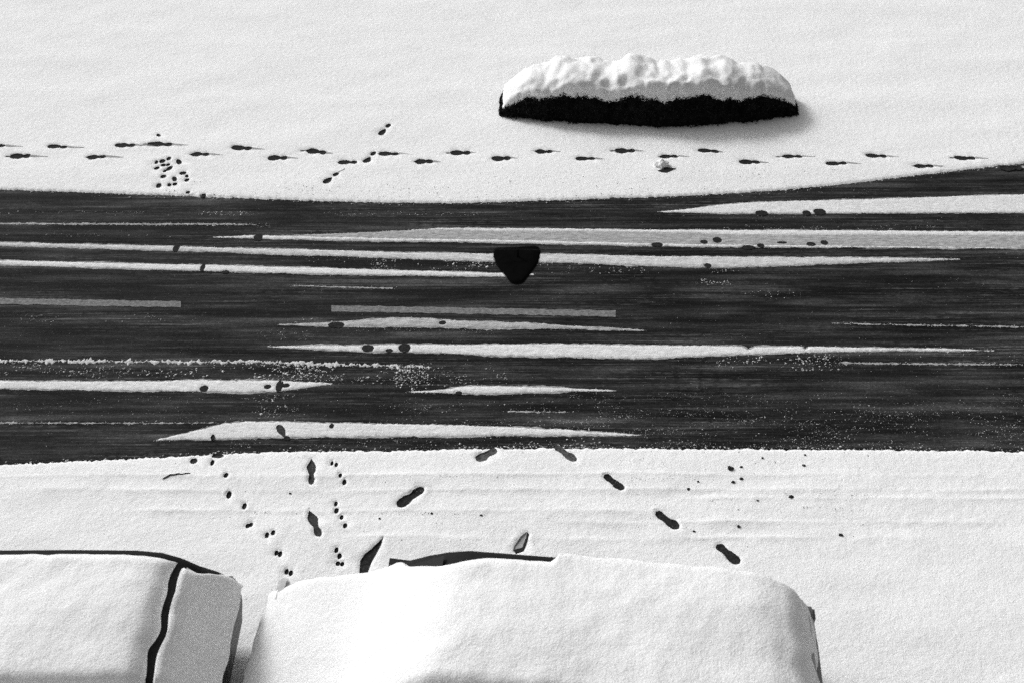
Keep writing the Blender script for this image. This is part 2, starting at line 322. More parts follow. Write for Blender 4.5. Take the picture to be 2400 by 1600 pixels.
# ------------------------------------------------------------------ snow sheets and strips
def inside(poly, pts):
    x, y = pts[:, 0], pts[:, 1]; r = np.zeros(len(pts), bool); n = len(poly); j = n - 1
    for i in range(n):
        xi, yi = poly[i]; xj, yj = poly[j]
        c = ((yi > y) != (yj > y))
        if c.any():
            xx = (xj - xi) * (y - yi) / ((yj - yi) if yj != yi else 1e-12) + xi
            r ^= c & (x < xx)
        j = i
    return r
def resample(P, step, jit, sx=1.0):
    out = []
    for i in range(len(P)):
        A = Vector(P[i]); B = Vector(P[(i + 1) % len(P)]); L = (B - A).length
        st = step if L < 60 else L
        n = max(1, int(L / st)); d = (B - A).normalized() if L else Vector((1, 0)); nm = Vector((-d.y, d.x))
        for k in range(n):
            q = A.lerp(B, k / n)
            j = jit * (1.1 * n3(q.x * 60, q.y * 60, 8) + n3(q.x * 3, q.y * 3, 9) * 0.8 + n3(q.x * 11, q.y * 9) * 1.2 + n3(q.x * 34, q.y * 34, 5) * 1.2 + random.uniform(-.35, .35))
            out.append(tuple(q + nm * j))
    return np.array(out)
def ridge_y(y0, x): return y0 + 0.035 * n3(x * 0.8, y0) + 0.012 * n3(x * 4, y0, 3)
def snow(name, P, depth, mat, grid, edge=0.035, jit=0.006, step=0.022, und=0.006, ridges=()):
    P = resample(P, step, jit)
    lo, hi = P.min(0), P.max(0)
    hs = [h for h in HOLES if (h[:, 0].max() > lo[0]) and (h[:, 0].min() < hi[0]) and (h[:, 1].max() > lo[1]) and (h[:, 1].min() < hi[1])]
    verts = [tuple(p) for p in P]; edges = [(i, (i + 1) % len(P)) for i in range(len(P))]; hv = []
    for h in hs:
        b = len(verts); verts += [tuple(p) for p in h]; edges += [(b + i, b + (i + 1) % len(h)) for i in range(len(h))]; hv += [tuple(p) for p in h]
    pts = []
    gx = np.arange(lo[0], hi[0], grid[0]); gy = np.arange(lo[1], hi[1], grid[1])
    if len(gx) and len(gy):
        X, Y = np.meshgrid(gx, gy); X = X + rng.uniform(-.35, .35, X.shape) * grid[0]; Y = Y + rng.uniform(-.35, .35, Y.shape) * grid[1]
        pts.append(np.stack([X.ravel(), Y.ravel()], 1))
    for loop, sgn, offs in [(P, 1, (0.010, 0.024, 0.045))] + [(h, -1, (0.008, 0.020)) for h in hs]:
        nx = np.roll(loop, -1, 0) - np.roll(loop, 1, 0); nl = np.linalg.norm(nx, axis=1, keepdims=True); nl[nl == 0] = 1; nx = nx / nl
        nn = np.stack([-nx[:, 1], nx[:, 0]], 1)
        for o in offs: pts += [loop + nn * o, loop - nn * o]
    for (ry_, xa, xb) in ridges:
        xs = np.arange(xa, xb, 0.03); yy = np.array([ridge_y(ry_, x) for x in xs])
        pts += [np.stack([xs + rng.uniform(-.008, .008, len(xs)), yy + o], 1) for o in (-.05, -.018, 0, .018, .05)]
    pts = np.concatenate(pts)
    keep = inside(P, pts)
    kdo = kdtree.KDTree(len(P) * 2)
    for i in range(len(P)):
        A = P[i]; B = P[(i + 1) % len(P)]
        kdo.insert((A[0], A[1], 0), i); kdo.insert(((A[0] + B[0]) / 2, (A[1] + B[1]) / 2, 0), i)
    kdo.balance()
    kdh = kdtree.KDTree(max(1, len(hv)))
    for i, p_ in enumerate(hv): kdh.insert((p_[0], p_[1], 0), i)
    if not hv: kdh.insert((1e5, 1e5, 0), 0)
    kdh.balance()
    for h in hs: keep &= ~inside(h, pts)
    pts = pts[keep]
    good = [q for q in pts.tolist() if kdo.find((q[0], q[1], 0))[2] > 0.005 and kdh.find((q[0], q[1], 0))[2] > 0.005]
    verts += [tuple(q) for q in good]
    r = delaunay_2d_cdt([Vector(v) for v in verts], edges, [], 0, 1e-5)
    V = np.array([tuple(v) for v in r[0]]); F = np.array([tuple(f) for f in r[2]])
    C = V[F].mean(1); k = inside(P, C)
    for h in hs: k &= ~inside(h, C)
    F = F[k]
    out = []
    for x, y in V:
        do = kdo.find((x, y, 0))[2]; dh = kdh.find((x, y, 0))[2]
        e = math.sqrt(smooth01(do / edge)) if do > 0 else 0
        hp = 0.78 + 0.22 * smooth01(dh / 0.022) + 0.26 * math.exp(-((dh - 0.032) / 0.02) ** 2)
        z = depth * e * hp + (und_at(x, y) if und > 0 else 0.0) + e * smooth01(dh / .03) * 0.0018 * n3(x * 17, y * 17, 4)
        for (ry_, xa, xb) in ridges:
            if abs(y - ry_) < 0.16 and xa < x < xb:
                dd = y - ridge_y(ry_, x); z += 0.009 * (0.7 + 0.8 * n3(x * 1.3, ry_, 5)) * math.exp(-(dd / 0.022) ** 2) * smooth01((x - xa) / .5) * smooth01((xb - x) / .5)
        out.append((x, y, max(z, 0.0015 if e == 0 else 0.003)))
    return mesh(name, out, F.tolist(), mat)

x0, x1 = fe[0][0], fe[-1][0]
kind(snow('pavement_snow', [(x1, 26), (x0, 26)] + fe, DF, M['snow'], (0.11, 0.13), edge=0.045, jit=0.013, und=0.020), 'structure', 'trodden white snow on the far side of the road')
x0, x1 = ne[0][0], ne[-1][0]
kind(snow('verge_snow', [(x0, 1.5), (x1, 1.5)] + ne[::-1], DN, M['snow'], (0.09, 0.10), edge=0.045, jit=0.013, und=0.024,
          ridges=[(G(0, yy)[1], a_, b_) for yy, a_, b_ in ((1117, -6, 5), (1152, -5, 6), (1200, -4, 1.5), (1172, 1.5, 6), (1226, .2, 5), (1262, -2, 4))]), 'structure', 'white snow on the near side of the road')

EDGEPTS = []
def strip(top, bot, mat, label, depth=DS, jit=0.006, name='snow_strip', grid=(0.10, 0.035), group='snow strips left between the tyre tracks'):
    P = [G(*q) for q in bot] + [G(*q) for q in top[::-1]]
    for q in resample(P, 0.012, 0.0):
        if random.random() < 0.55:
            r = .002 + .009 * random.random() ** 3
            EDGEPTS.append((q[0] + random.gauss(0, .03), q[1] + random.gauss(0, .012), r * .2, r))
    o = snow(name, P, depth, M[mat], grid, edge=0.03, jit=jit * 1.25, und=0.0, step=0.016)
    if mat != 'snow_thin' and depth > .006 and jit < .015:
        Q = resample(P, 0.025, 0.0); nx = np.roll(Q, -1, 0) - np.roll(Q, 1, 0); nl = np.linalg.norm(nx, axis=1, keepdims=True); nl[nl == 0] = 1; nx /= nl
        ar = np.sum(Q[:, 0] * np.roll(Q[:, 1], -1) - np.roll(Q[:, 0], -1) * Q[:, 1])
        nn = np.stack([nx[:, 1], -nx[:, 0]], 1) * (1 if ar > 0 else -1)
        wv = np.array([max(.001, .013 + .022 * n3(q[0] * 2.2, q[1] * 4) + .012 * n3(q[0] * 14, q[1] * 14)) * (.06 + .94 * smooth01(min(q[0] - Q[:, 0].min(), Q[:, 0].max() - q[0]) / .7)) for q in Q])[:, None]
        snow('slush_fringe', [tuple(q) for q in Q + nn * wv], 0.004, M['snow_thin'], (0.15, 0.05), edge=0.02, jit=0.006, step=0.025, und=0.0).parent = o
    return tag(o, label, 'snow strip', group)
strip([(1540, 496.5), (1568, 495), (1623, 489), (1694, 481), (1766, 475), (1861, 472), (2035, 468), (2300, 459), (2600, 452), (3000, 444)],
      [(1540, 497.5), (1568, 498), (1647, 500), (1766, 501), (1885, 501), (2035, 500), (2300, 499), (2600, 499), (3000, 498)], 'snow_clean', 'pale pointed wedge of snow between tyre tracks at upper right')
strip([(965, 539), (1039, 535), (1158, 536), (1277, 536), (1396, 537.6), (1480, 539), (1718, 540), (2035, 541), (2400, 544), (2900, 548)],
      [(965, 540), (1039, 539), (1158, 543.5), (1396, 544), (1480, 545), (1599, 547), (1718, 551), (1861, 552), (2035, 552), (2400, 553), (2900, 556)], 'snow_clean', 'thin bright line along the top of the grey band')
strip([(655, 552), (760, 548.5), (836, 546), (920, 541.5), (965, 540), (1039, 537), (1158, 540), (1396, 541), (1480, 542), (1599, 544), (1718, 548), (1861, 549), (2035, 549), (2400, 551), (2900, 553)],
      [(655, 555), (717, 557), (836, 559), (920, 561), (1158, 564.5), (1277, 567), (1396, 569.5), (1480, 572), (1599, 574.5), (1718, 576), (2035, 578.5), (2400, 582), (2900, 585)], 'snow_film', 'wide grey band of pressed snow above the lamp', depth=0.005)
strip([(500, 556), (598, 552.5), (646, 553.5), (717, 554.7), (836, 557), (920, 559), (1158, 562.3), (1277, 565), (1396, 567.5), (1480, 570), (1599, 572.5), (1718, 574), (2035, 577.3), (2400, 581), (2800, 585)],
      [(500, 557), (598, 559), (646, 561), (836, 564), (920, 565.5), (1110, 568), (1277, 572), (1396, 574), (1480, 576), (1718, 579.5), (2035, 580.5), (2400, 583), (2800, 586)], 'snow_clean', 'thin white line along the bottom of the grey band')
strip([(-800, 556), (-400, 562), (0, 569), (366, 577), (550, 582), (717, 585.5), (920, 591.5), (1039, 594), (1158, 596), (1263, 596), (1396, 598), (1480, 600.5), (1718, 603), (2035, 604.5), (2250, 607)],
      [(-800, 558), (-400, 567), (0, 576), (366, 587), (550, 591.5), (646, 597), (765, 600), (920, 605), (1063, 611), (1158, 613), (1260, 615), (1396, 618), (1480, 621.5), (1599, 625), (1718, 627), (1837, 623.5), (1956, 618), (2035, 615), (2250, 609)], 'snow_worn', 'long white strip running behind the upper half of the lamp', jit=0.008)
strip([(-800, 594), (-400, 603), (0, 611), (366, 619.5), (467, 621), (598, 625), (836, 631), (920, 634), (1039, 637), (1158, 640), (1250, 642)],
      [(-800, 596), (-400, 609), (0, 621), (366, 632.5), (598, 638.5), (717, 642), (920, 645.5), (1039, 647), (1182, 649), (1252, 645)], 'snow_clean', 'brightest narrow strip ending behind the foot of the lamp', jit=0.004)
strip([(677, 668), (788, 672), (920, 675)], [(677, 669.5), (788, 674.5), (920, 677)], 'snow_thin', 'short hairline of snow above the lane dash', depth=0.006, jit=0.007)
strip([(655, 760), (760, 757), (824, 754), (870, 750), (920, 747), (1015, 748), (1063, 752), (1158, 755), (1230, 757), (1325, 764), (1480, 772), (1510, 774)],
      [(655, 762), (760, 765), (812, 767), (920, 766), (1039, 768), (1134, 770), (1230, 770), (1325, 770.5), (1480, 775), (1510, 775.5)], 'snow_grey', 'greyish strip just under the long lane dash', depth=0.010, jit=0.008)
strip([(625, 811.5), (634, 811), (765, 810), (846, 809), (965, 807.6), (1158, 807.6), (1277, 806), (1396, 807.6), (1480, 809), (1718, 811), (1742, 813), (1754, 819), (1770, 813), (1882, 812), (1886, 820), (1897, 812), (2035, 815), (2200, 817), (2330, 821)],
      [(625, 813), (634, 813.5), (717, 817), (836, 823), (920, 823), (1039, 827), (1158, 833), (1301, 835.5), (1480, 840), (1540, 840), (1599, 836), (1718, 831), (1837, 827), (2035, 822), (2200, 822), (2330, 822.5)], 'snow_clean', 'longest bright strip, below the middle of the road', jit=0.006)
strip([(-700, 838), (-300, 842), (0, 844), (366, 845.5), (574, 845), (741, 851), (920, 855), (1010, 858)], [(-700, 839), (-300, 844), (0, 848), (366, 850), (574, 850), (741, 856), (920, 860), (1010, 861)], 'snow_worn', 'thin ragged ridge of slush at left', depth=0.012, jit=0.024)
strip([(-500, 897), (-200, 893), (0, 892), (200, 893), (366, 893), (431, 890), (527, 891), (646, 891), (693, 893.6), (765, 897), (779, 898)],
      [(-500, 901), (-200, 906), (0, 910), (200, 913), (366, 915), (467, 916.5), (574, 919), (646, 917), (705, 909), (765, 901), (779, 899)], 'snow_clean', 'white strip at left with dark trodden spots', jit=0.006)
strip([(955, 917), (1003, 915), (1039, 912), (1087, 905), (1158, 904), (1277, 906.5), (1396, 912), (1444, 914.5)], [(955, 918.5), (1015, 919), (1075, 921), (1158, 922), (1253, 918.5), (1396, 915.5), (1444, 915.2)], 'snow_clean', 'short lens shaped white strip left of the bare dark road', jit=0.004)
strip([(366, 1030.5), (408, 1019.5), (455, 1009), (503, 997), (527, 991), (574, 988), (646, 988), (765, 991), (920, 993), (1087, 996), (1206, 1001), (1325, 1006.5), (1396, 1011), (1480, 1017), (1505, 1018.6)],
      [(366, 1032), (431, 1029), (493, 1029), (538.6, 1027), (574, 1025.5), (669.5, 1024), (836, 1023), (920, 1022), (1063, 1021), (1158, 1019.5), (1325, 1019.5), (1480, 1019.6), (1505, 1019.4)], 'snow_clean', 'wide white strip nearest the near road edge', jit=0.006)
for top, bot, lab in (([(1950, 757), (2035, 759), (2200, 762), (2500, 768)], [(1950, 758), (2035, 761), (2200, 764), (2500, 769)], 'hairline of snow at right above the longest strip'),
                      ([(1970, 849), (2035, 850), (2300, 852), (2550, 855)], [(1970, 850), (2035, 853), (2300, 855), (2550, 856)], 'hairline of snow at right below the longest strip'),
                      ([(1190, 963), (1260, 963.5), (1335, 964.5)], [(1190, 964.5), (1260, 966), (1335, 966)], 'hairline of snow above the wide near strip'),
                      ([(-400, 522), (0, 523), (366, 524.5), (440, 524), (600, 526)], [(-400, 524), (0, 526), (366, 528), (440, 527), (600, 527.5)], 'upper hairline of slush at left'),
                      ([(-300, 989), (0, 989.5), (366, 990), (500, 989)], [(-300, 990), (0, 991.5), (366, 992), (500, 990.5)], 'hairline of slush left of the wide near strip')):
    strip(top, bot, 'snow_thin', lab, depth=0.005, jit=0.009)

# ------------------------------------------------------------------ crumbs of slush on the road, specks of dirt on the snow
OCT = np.array([(1, 0, 0), (-1, 0, 0), (0, 1, 0), (0, -1, 0), (0, 0, 1), (0, 0, -1)], float)
OF = [(0, 2, 4), (2, 1, 4), (1, 3, 4), (3, 0, 4), (2, 0, 5), (1, 2, 5), (3, 1, 5), (0, 3, 5)]
def crumbs(name, items, mat, label, flat=0.6):
    vs = []; fs = []
    for x, y, z, r in items:
        b = len(vs); a_ = random.uniform(0, 6.3); c, s = math.cos(a_), math.sin(a_); sx = random.uniform(.7, 1.5)
        for o in OCT:
            k = r * random.uniform(.65, 1.2); px, py = o[0] * k * sx, o[1] * k
            vs.append((x + px * c - py * s, y + px * s + py * c, z + o[2] * k * flat))
        fs += [tuple(b + i for i in f) for f in OF]
    return kind(mesh(name, vs, fs, mat), 'stuff', label)
def scatter(x0, y0, x1, y1, n, r0, r1, clump=0.0):
    out = []; tries = 0
    while len(out) < n and tries < n * 40:
        tries += 1
        x = random.uniform(x0, x1); y = random.uniform(y0, y1)
        if clump and 0.8 * n3(x * 0.0065, y * 0.05, 7) + 0.5 * n3(x * 0.03, y * 0.16, 2) + random.uniform(-.3, .3) < clump - 0.3: continue
        g = G(x, y); r = r0 + (r1 - r0) * random.random() ** 3
        out.append((g[0], g[1], r * 0.2, r))
    return out
S = list(EDGEPTS)
for ed in (fe, ne):
    for A_, B_ in zip(ed, ed[1:]):
        for k in range(int(math.dist(A_, B_) / .02)):
            t = random.random(); r = .003 + .016 * random.random() ** 4
            S.append((A_[0] + (B_[0] - A_[0]) * t, A_[1] + (B_[1] - A_[1]) * t + (-1 if ed is fe else 1) * abs(random.gauss(0, .028)), r * .3, r))
for reg in ((0, 496, 1170, 506, 170, .004, .014, .5), (-200, 522, 640, 530, 160, .004, .012, .35), (0, 548, 480, 556, 70, .003, .011, .4), (600, 526, 760, 535, 40, .003, .009, .4),
            (870, 606, 1300, 633, 330, .004, .016, .45), (1290, 618, 1720, 642, 190, .004, .013, .45), (700, 596, 900, 615, 40, .004, .012, .3), (1620, 652, 1710, 668, 34, .004, .013, .2),
            (1690, 664, 1880, 706, 50, .003, .011, .4), (-200, 736, 480, 756, 120, .003, .012, .45), (690, 745, 840, 762, 60, .003, .012, .2), (800, 768, 1180, 784, 130, .003, .009, .35),
            (600, 770, 720, 796, 60, .003, .011, .4), (-200, 850, 1000, 888, 480, .004, .018, .45), (540, 854, 980, 900, 330, .004, .018, .4), (920, 850, 1190, 920, 300, .004, .015, .45),
            (1680, 830, 2000, 868, 150, .004, .017, .45), (1480, 824, 2400, 850, 90, .003, .010, .4), (600, 924, 700, 990, 70, .004, .014, .3), (890, 940, 1480, 1004, 330, .003, .010, .45),
            (1330, 920, 2400, 1052, 1500, .0025, .008, .35), (1330, 960, 2400, 1050, 700, .0025, .010, .35), (-200, 925, 900, 985, 330, .003, .009, .4), (540, 1023, 2034, 1052, 420, .003, .010, .35), (1180, 1030, 1420, 1052, 60, .005, .014, .2),
            (-200, 480, 2600, 1050, 3200, .002, .006, .35), (1540, 500, 2100, 515, 60, .003, .008, .3), (1480, 528, 2200, 538, 160, .003, .010, .4)):
    S += scatter(*reg)
BIG = []
for reg in ((366, 852, 1000, 884, 90, .007, .020, .3), (560, 856, 780, 884, 50, .008, .022, .2), (925, 864, 1005, 920, 60, .006, .018, .2), (890, 603, 1290, 630, 90, .006, .018, .35), (1690, 833, 1810, 852, 22, .008, .018, .1),
            (1840, 833, 1960, 856, 24, .007, .016, .1), (366, 497, 1130, 505, 60, .006, .013, .45), (366, 523, 560, 530, 40, .006, .013, .3), (1640, 655, 1700, 664, 14, .007, .014, .1), (610, 935, 660, 980, 14, .006, .018, .1), (760, 740, 860, 768, 26, .006, .016, .2),
            (1180, 1024, 1440, 1050, 26, .006, .016, .1), (0, 852, 366, 884, 40, .006, .016, .35)):
    BIG += scatter(*reg)
crumbs('slush_lumps', BIG, M['snow_clean'], 'small white lumps of snow thrown on the road')
crumbs('slush_crumbs', S, M['snow_grey'], 'scattered crumbs of slush on the dark road')
D = []
for reg, z in (((366, 395, 2034, 468, 420, .003, .009, .40), DF), ((-300, 395, 2600, 455, 120, .002, .006, .4), DF), ((366, 440, 2034, 468, 200, .004, .011, .3), DF), ((366, 1060, 2034, 1320, 260, .002, .006, .4), DN),
               ((1480, 1060, 2034, 1260, 130, .003, .008, .35), DN), ((-300, 1100, 2700, 1420, 200, .002, .006, .4), DN)):
    D += [(x, y, z + 0.003 + und_at(x, y), r) for x, y, _, r in scatter(*reg)]
for (xa, ya, xb, yb, n) in ((366, 1116, 560, 1113, 30), (820, 1116, 1180, 1118, 80), (1480, 1122, 1700, 1124, 60), (366, 1152, 620, 1150, 50), (880, 1148, 1300, 1152, 80), (1370, 1156, 1500, 1158, 25), (560, 1199, 760, 1201, 50),
                            (880, 1202, 1140, 1210, 70), (1650, 1175, 1745, 1169, 60), (1830, 1164, 2034, 1162, 50), (1870, 1188, 2034, 1196, 40), (1280, 1212, 1330, 1208, 20), (1500, 1226, 1560, 1223, 14), (1260, 1306, 1500, 1316, 40)):
    for k in range(n):
        t = random.random(); g = G(xa + (xb - xa) * t, ya + (yb - ya) * t + random.gauss(0, 1.6), DN); r = .0015 + .005 * random.random() ** 3
        D.append((g[0], g[1], DN + 0.003 + und_at(*g), r))
crumbs('dirt_specks', D, M['speck'], 'fine grey specks strewn over the snow', flat=0.35)

CLODS = [(1711, 1098, 7), (1737, 1094.5, 3.5), (1737, 1122, 4.5), (1718, 1130, 4.5), (1613, 1147, 4.5), (1636, 1129.5, 3), (1787, 1073, 3.2), (1887, 1066, 3.2), (1883.6, 1090.5, 4), (1854, 1166, 6), (1731, 1235, 4), (1775, 1174, 3),
         (1970, 1254, 5), (1626, 1246, 3), (680, 1156, 3.2), (890, 1216, 3), (1128, 1209, 3.2), (1011.7, 1204, 3.2)]
def clod(name, x, y, z, r, mat, k=1.0):
    g = G(x, y, z); bm = bmesh.new(); bmesh.ops.create_icosphere(bm, subdivisions=2, radius=1)
    sd_ = random.uniform(0, 50)
    for v in bm.verts:
        f = 1 + 0.55 * n3(v.co.x * 1.6 + sd_, v.co.y * 1.6, v.co.z * 1.6); v.co = Vector((v.co.x * r * f * 1.2, v.co.y * r * f, v.co.z * r * f * .6 * k))
    me = bpy.data.meshes.new(name); bm.to_mesh(me); bm.free()
    o = link(name, me, mat); o.location = (g[0], g[1], z + r * 0.3 + und_at(*g)); return o
cr = sorted([c for c in CLODS if c[0] > 1400], key=lambda c: c[0]); cl = sorted([c for c in CLODS if c[0] <= 1400], key=lambda c: c[0])
for nm, lst in (('right', cr), ('left', cl)):
    for i, (x, y, r) in enumerate(lst):
        lab = 'largest dirt clod on the near snow at right' if r == 7 else '%s dark dirt clod from the left on the near snow, %s of the hooked scuff' % (ORD[i], nm)
        tag(clod('dirt_clod', x, y, DN, r / 231 * 0.85, M['dirt']), lab, 'dirt clod', 'dirt clods on the near snow')
tag(clod('snow_clod', 1550, 392, DF, 0.075, M['snow'], 1.6), 'lump of snow kicked up under the long row of shoe prints', 'snow clod')
tag(mesh('painted_shadow', [(*G(x, y, DF), DF + 0.005 + und_at(*G(x, y, DF))) for x, y in ((1540, 404.5), (1552, 401), (1560, 396), (1570, 398), (1585, 400), (1575, 404), (1562, 409), (1550, 408))], [(0, 1, 2, 3, 4, 5, 6, 7)], M['dirt'], smooth=False),
    'dark painted shadow patch beside the lump of snow', 'painted_shadow')  # flat dark patch painted as the snow lump's shadow, borrowing the clod material
# twig
tw = [(381, 1123), (392, 1118), (400, 1114), (409, 1114), (418, 1112), (428, 1113), (438, 1110), (447, 1110)]
def tube(name, pts, rad, mat, parent=None, sides=6):
    vs = []; fs = []; n = len(pts); P = [Vector(q) for q in pts]
    for i, q in enumerate(P):
        d = (P[min(n - 1, i + 1)] - P[max(0, i - 1)]).normalized(); u = d.cross(Vector((0, 0, 1)))
        u = u.normalized() if u.length > 1e-4 else Vector((1, 0, 0)); v = u.cross(d)
        r = rad[i] if isinstance(rad, (list, tuple)) else rad
        for k in range(sides):
            a_ = 2 * math.pi * k / sides; vs.append(q + u * (r * math.cos(a_)) + v * (r * math.sin(a_)))
    for i in range(n - 1):
        for k in range(sides): fs.append((i * sides + k, i * sides + (k + 1) % sides, (i + 1) * sides + (k + 1) % sides, (i + 1) * sides + k))
    fs += [tuple(range(sides))[::-1], tuple((n - 1) * sides + k for k in range(sides))]
    return mesh(name, vs, fs, mat, parent)
tag(tube('twig', [(*G(x, y, DN), DN + 0.007 + und_at(*G(x, y, DN))) for x, y in tw], [.004, .007, .010, .008, .011, .008, .007, .003], M['twig']), 'crooked black twig lying on the near snow at left', 'twig')

# ------------------------------------------------------------------ dark shrubs under snow along the far side
def hedge(xa, xb, front, depth, height, label):
    """dense dark hedge, rounded, with a thick hem of snow on its top; front(x) = its wavering foot line"""
    cx, cy = (xa + xb) / 2, front((xa + xb) / 2) + depth / 2
    root = empty('hedge', (cx, cy, 0))
    def endk(x): return max(0.0, 1 - abs((x - cx) / ((xb - xa) / 2)) ** 3.2) ** 0.5
    def surf(x, a_):      # a_: 0 = foot of the front, pi = foot of the back
        k = endk(x); h = height * k * (1 + .24 * n3(x * 1.1, 3) + .14 * n3(x * 3.1, 4)); d = depth * (0.35 + 0.65 * k)
        ca, sa = math.cos(a_), math.sin(a_)
        y = front(x) + d / 2 - d / 2 * math.copysign(abs(ca) ** .7, ca); z = h * sa ** .55 if sa > 0 else 0
        b = .05 * n3(x * 5, y * 5, z * 5) + .03 * n3(x * 13, y * 13, z * 13)
        return Vector((x, y - b * ca, z * (1 + b)))
    NX, NA = 130, 26; vs = []; fs = []
    for i in range(NX + 1):
        x = xa + (xb - xa) * i / NX
        for j in range(NA + 1): q = surf(x, math.pi * j / NA); vs.append((q.x - cx, q.y - cy, q.z))
    for i in range(NX):
        for j in range(NA): b = i * (NA + 1) + j; fs.append((b, b + 1, b + NA + 2, b + NA + 1))
    mesh('inner_foliage', vs, fs, M['needles'], root)
    vs = []; fs = []
    for k in range(30000):
        x = random.uniform(xa, xb); a_ = math.pi * random.random() ** 1.3
        q = surf(x, a_) - Vector((cx, cy, 0)); q.y -= (random.uniform(-.02, .03) + .06 * random.random() ** 6) * math.cos(a_); q.z = max(.01, q.z + random.uniform(-.03, .012))
        d = Vector((random.gauss(0, 1), random.gauss(0, 1), random.gauss(0, .8))).normalized(); e = d.orthogonal().normalized(); L = random.uniform(.012, .032); b = len(vs)
        vs += [q - d * L, q + e * L * .45, q + d * L, q - e * L * .45]; fs.append((b, b + 1, b + 2, b + 3))
    mesh('leaves', vs, fs, M['needles'], root, smooth=False)
    for k in range(6):
        x = xa + (xb - xa) * (k + .7) / 6.4; y = front(x) + depth * .5
        tube('stem', [(x - cx, y - cy, 0), (x - cx + .02, y - cy, height * .4), (x - cx - .03, y - cy + .03, height * .75)], [.03, .022, .012], M['twig'], root)
    vs = []; fs = []; NA = 22; NX = 150
    for i in range(NX + 1):
        x = xa + .05 + (xb - xa - .1) * i / NX
        a0 = .50 + .20 * n3(x * 1.7, 7) + .13 * n3(x * 6, 2) + .08 * n3(x * 17, 5); a1 = math.pi - .35
        for j in range(NA + 1):
            t = j / NA; a_ = a0 + (a1 - a0) * t; q = surf(x, a_)
            th = (.12 + .06 * n3(x * 2.4, t * 3) + .035 * n3(x * 8, t * 8)) * math.sqrt(smooth01(min(t, 1 - t) * 7 + .02)) * (0.25 + 0.75 * endk(x)) * (1 if 0 < i < NX else 0)
            if j in (0, NA): th = -.03
            vs.append((q.x - cx, q.y - cy - .5 * th * math.cos(a_), q.z + th + .012 * n3(x * 6, a_ * 4)))
    for i in range(NX):
        for j in range(NA): b = i * (NA + 1) + j; fs.append((b, b + 1, b + NA + 2, b + NA + 1))
    mesh('snow_cap', vs, fs, M['snow'], root)
    return tag(root, label, 'hedge')
HF = [(1170, 274), (1200, 279), (1300, 289), (1420, 293), (1545, 301), (1620, 298), (1690, 293), (1760, 289), (1840, 279), (1870, 272)]
HG = [G(*q) for q in HF]
def hfront(x): return float(np.interp(x, [q[0] for q in HG], [q[1] for q in HG])) + .02 * n3(x * 3, 1)
hedge(HG[0][0], HG[-1][0], hfront, 1.0, .62, 'low black hedge capped with snow beyond the long row of prints')

# ------------------------------------------------------------------ hanging lamp over the road on its cable
LZ = 4.3
lp = [(1157, 588), (1163, 583), (1210, 581), (1255, 578), (1263, 581), (1267, 590), (1266, 600), (1262, 614), (1254, 626), (1245, 638), (1236, 650), (1230, 658), (1222, 663), (1212, 664.5), (1202, 663),
      (1195, 658), (1187, 647), (1178, 637), (1168, 625), (1160, 612), (1156, 600)]
P = [Vector((*G(x, y, LZ), 0)) for x, y in lp]; ctr = sum(P, Vector()) / len(P)
lampo = empty('hanging_lamp', (ctr.x, ctr.y, LZ))
def shell(name, scales, mat):
    vs = []; fs = []; N = len(P)
    for s, z in scales:
        for q in P: r = (q - ctr) * s; vs.append((r.x, r.y, z))
    for k in range(len(scales) - 1):
        for i in range(N): fs.append((k * N + i, k * N + (i + 1) % N, (k + 1) * N + (i + 1) % N, (k + 1) * N + i))
    fs.append(tuple((len(scales) - 1) * N + i for i in range(N))); fs.append(tuple(range(N))[::-1])
    return mesh(name, vs, fs, mat, lampo)
shell('housing', [(.90, -.022), (.97, -.018), (1.0, -.010), (1.0, .004), (.98, .010), (.90, .014), (.55, .017), (.25, .018)], M['lamp_black'])
shell('diffuser', [(.40, -.050), (.60, -.042), (.72, -.021)], M['lamp_glass'])
tube('hanger', [(0, .06, .01), (0, .06, .075)], .006, M['lamp_black'], lampo)
tag(lampo, 'black shield shaped lamp hanging over the middle of the road', 'street lamp')
hz = LZ + .075
A = G(-260, 558, hz + .22); B = G(2660, 600, hz + .22); pts = []
hp = Vector((ctr.x, ctr.y + .06, hz))
for i in range(41):
    t = i / 40
    if t < .5: q = Vector((A[0], A[1], hz + .22)).lerp(hp, t * 2)
    else: q = hp.lerp(Vector((B[0], B[1], hz + .22)), t * 2 - 1)
    pts.append(q)
d0 = (pts[0] - pts[1]).normalized(); d1 = (pts[-1] - pts[-2]).normalized()
pts = [pts[0] + d0 * 14] + pts + [pts[-1] + d1 * 14]
tag(tube('span_cable', pts, .0022, M['cable']), 'thin dark cable along which the lamp hangs over the road', 'cable')

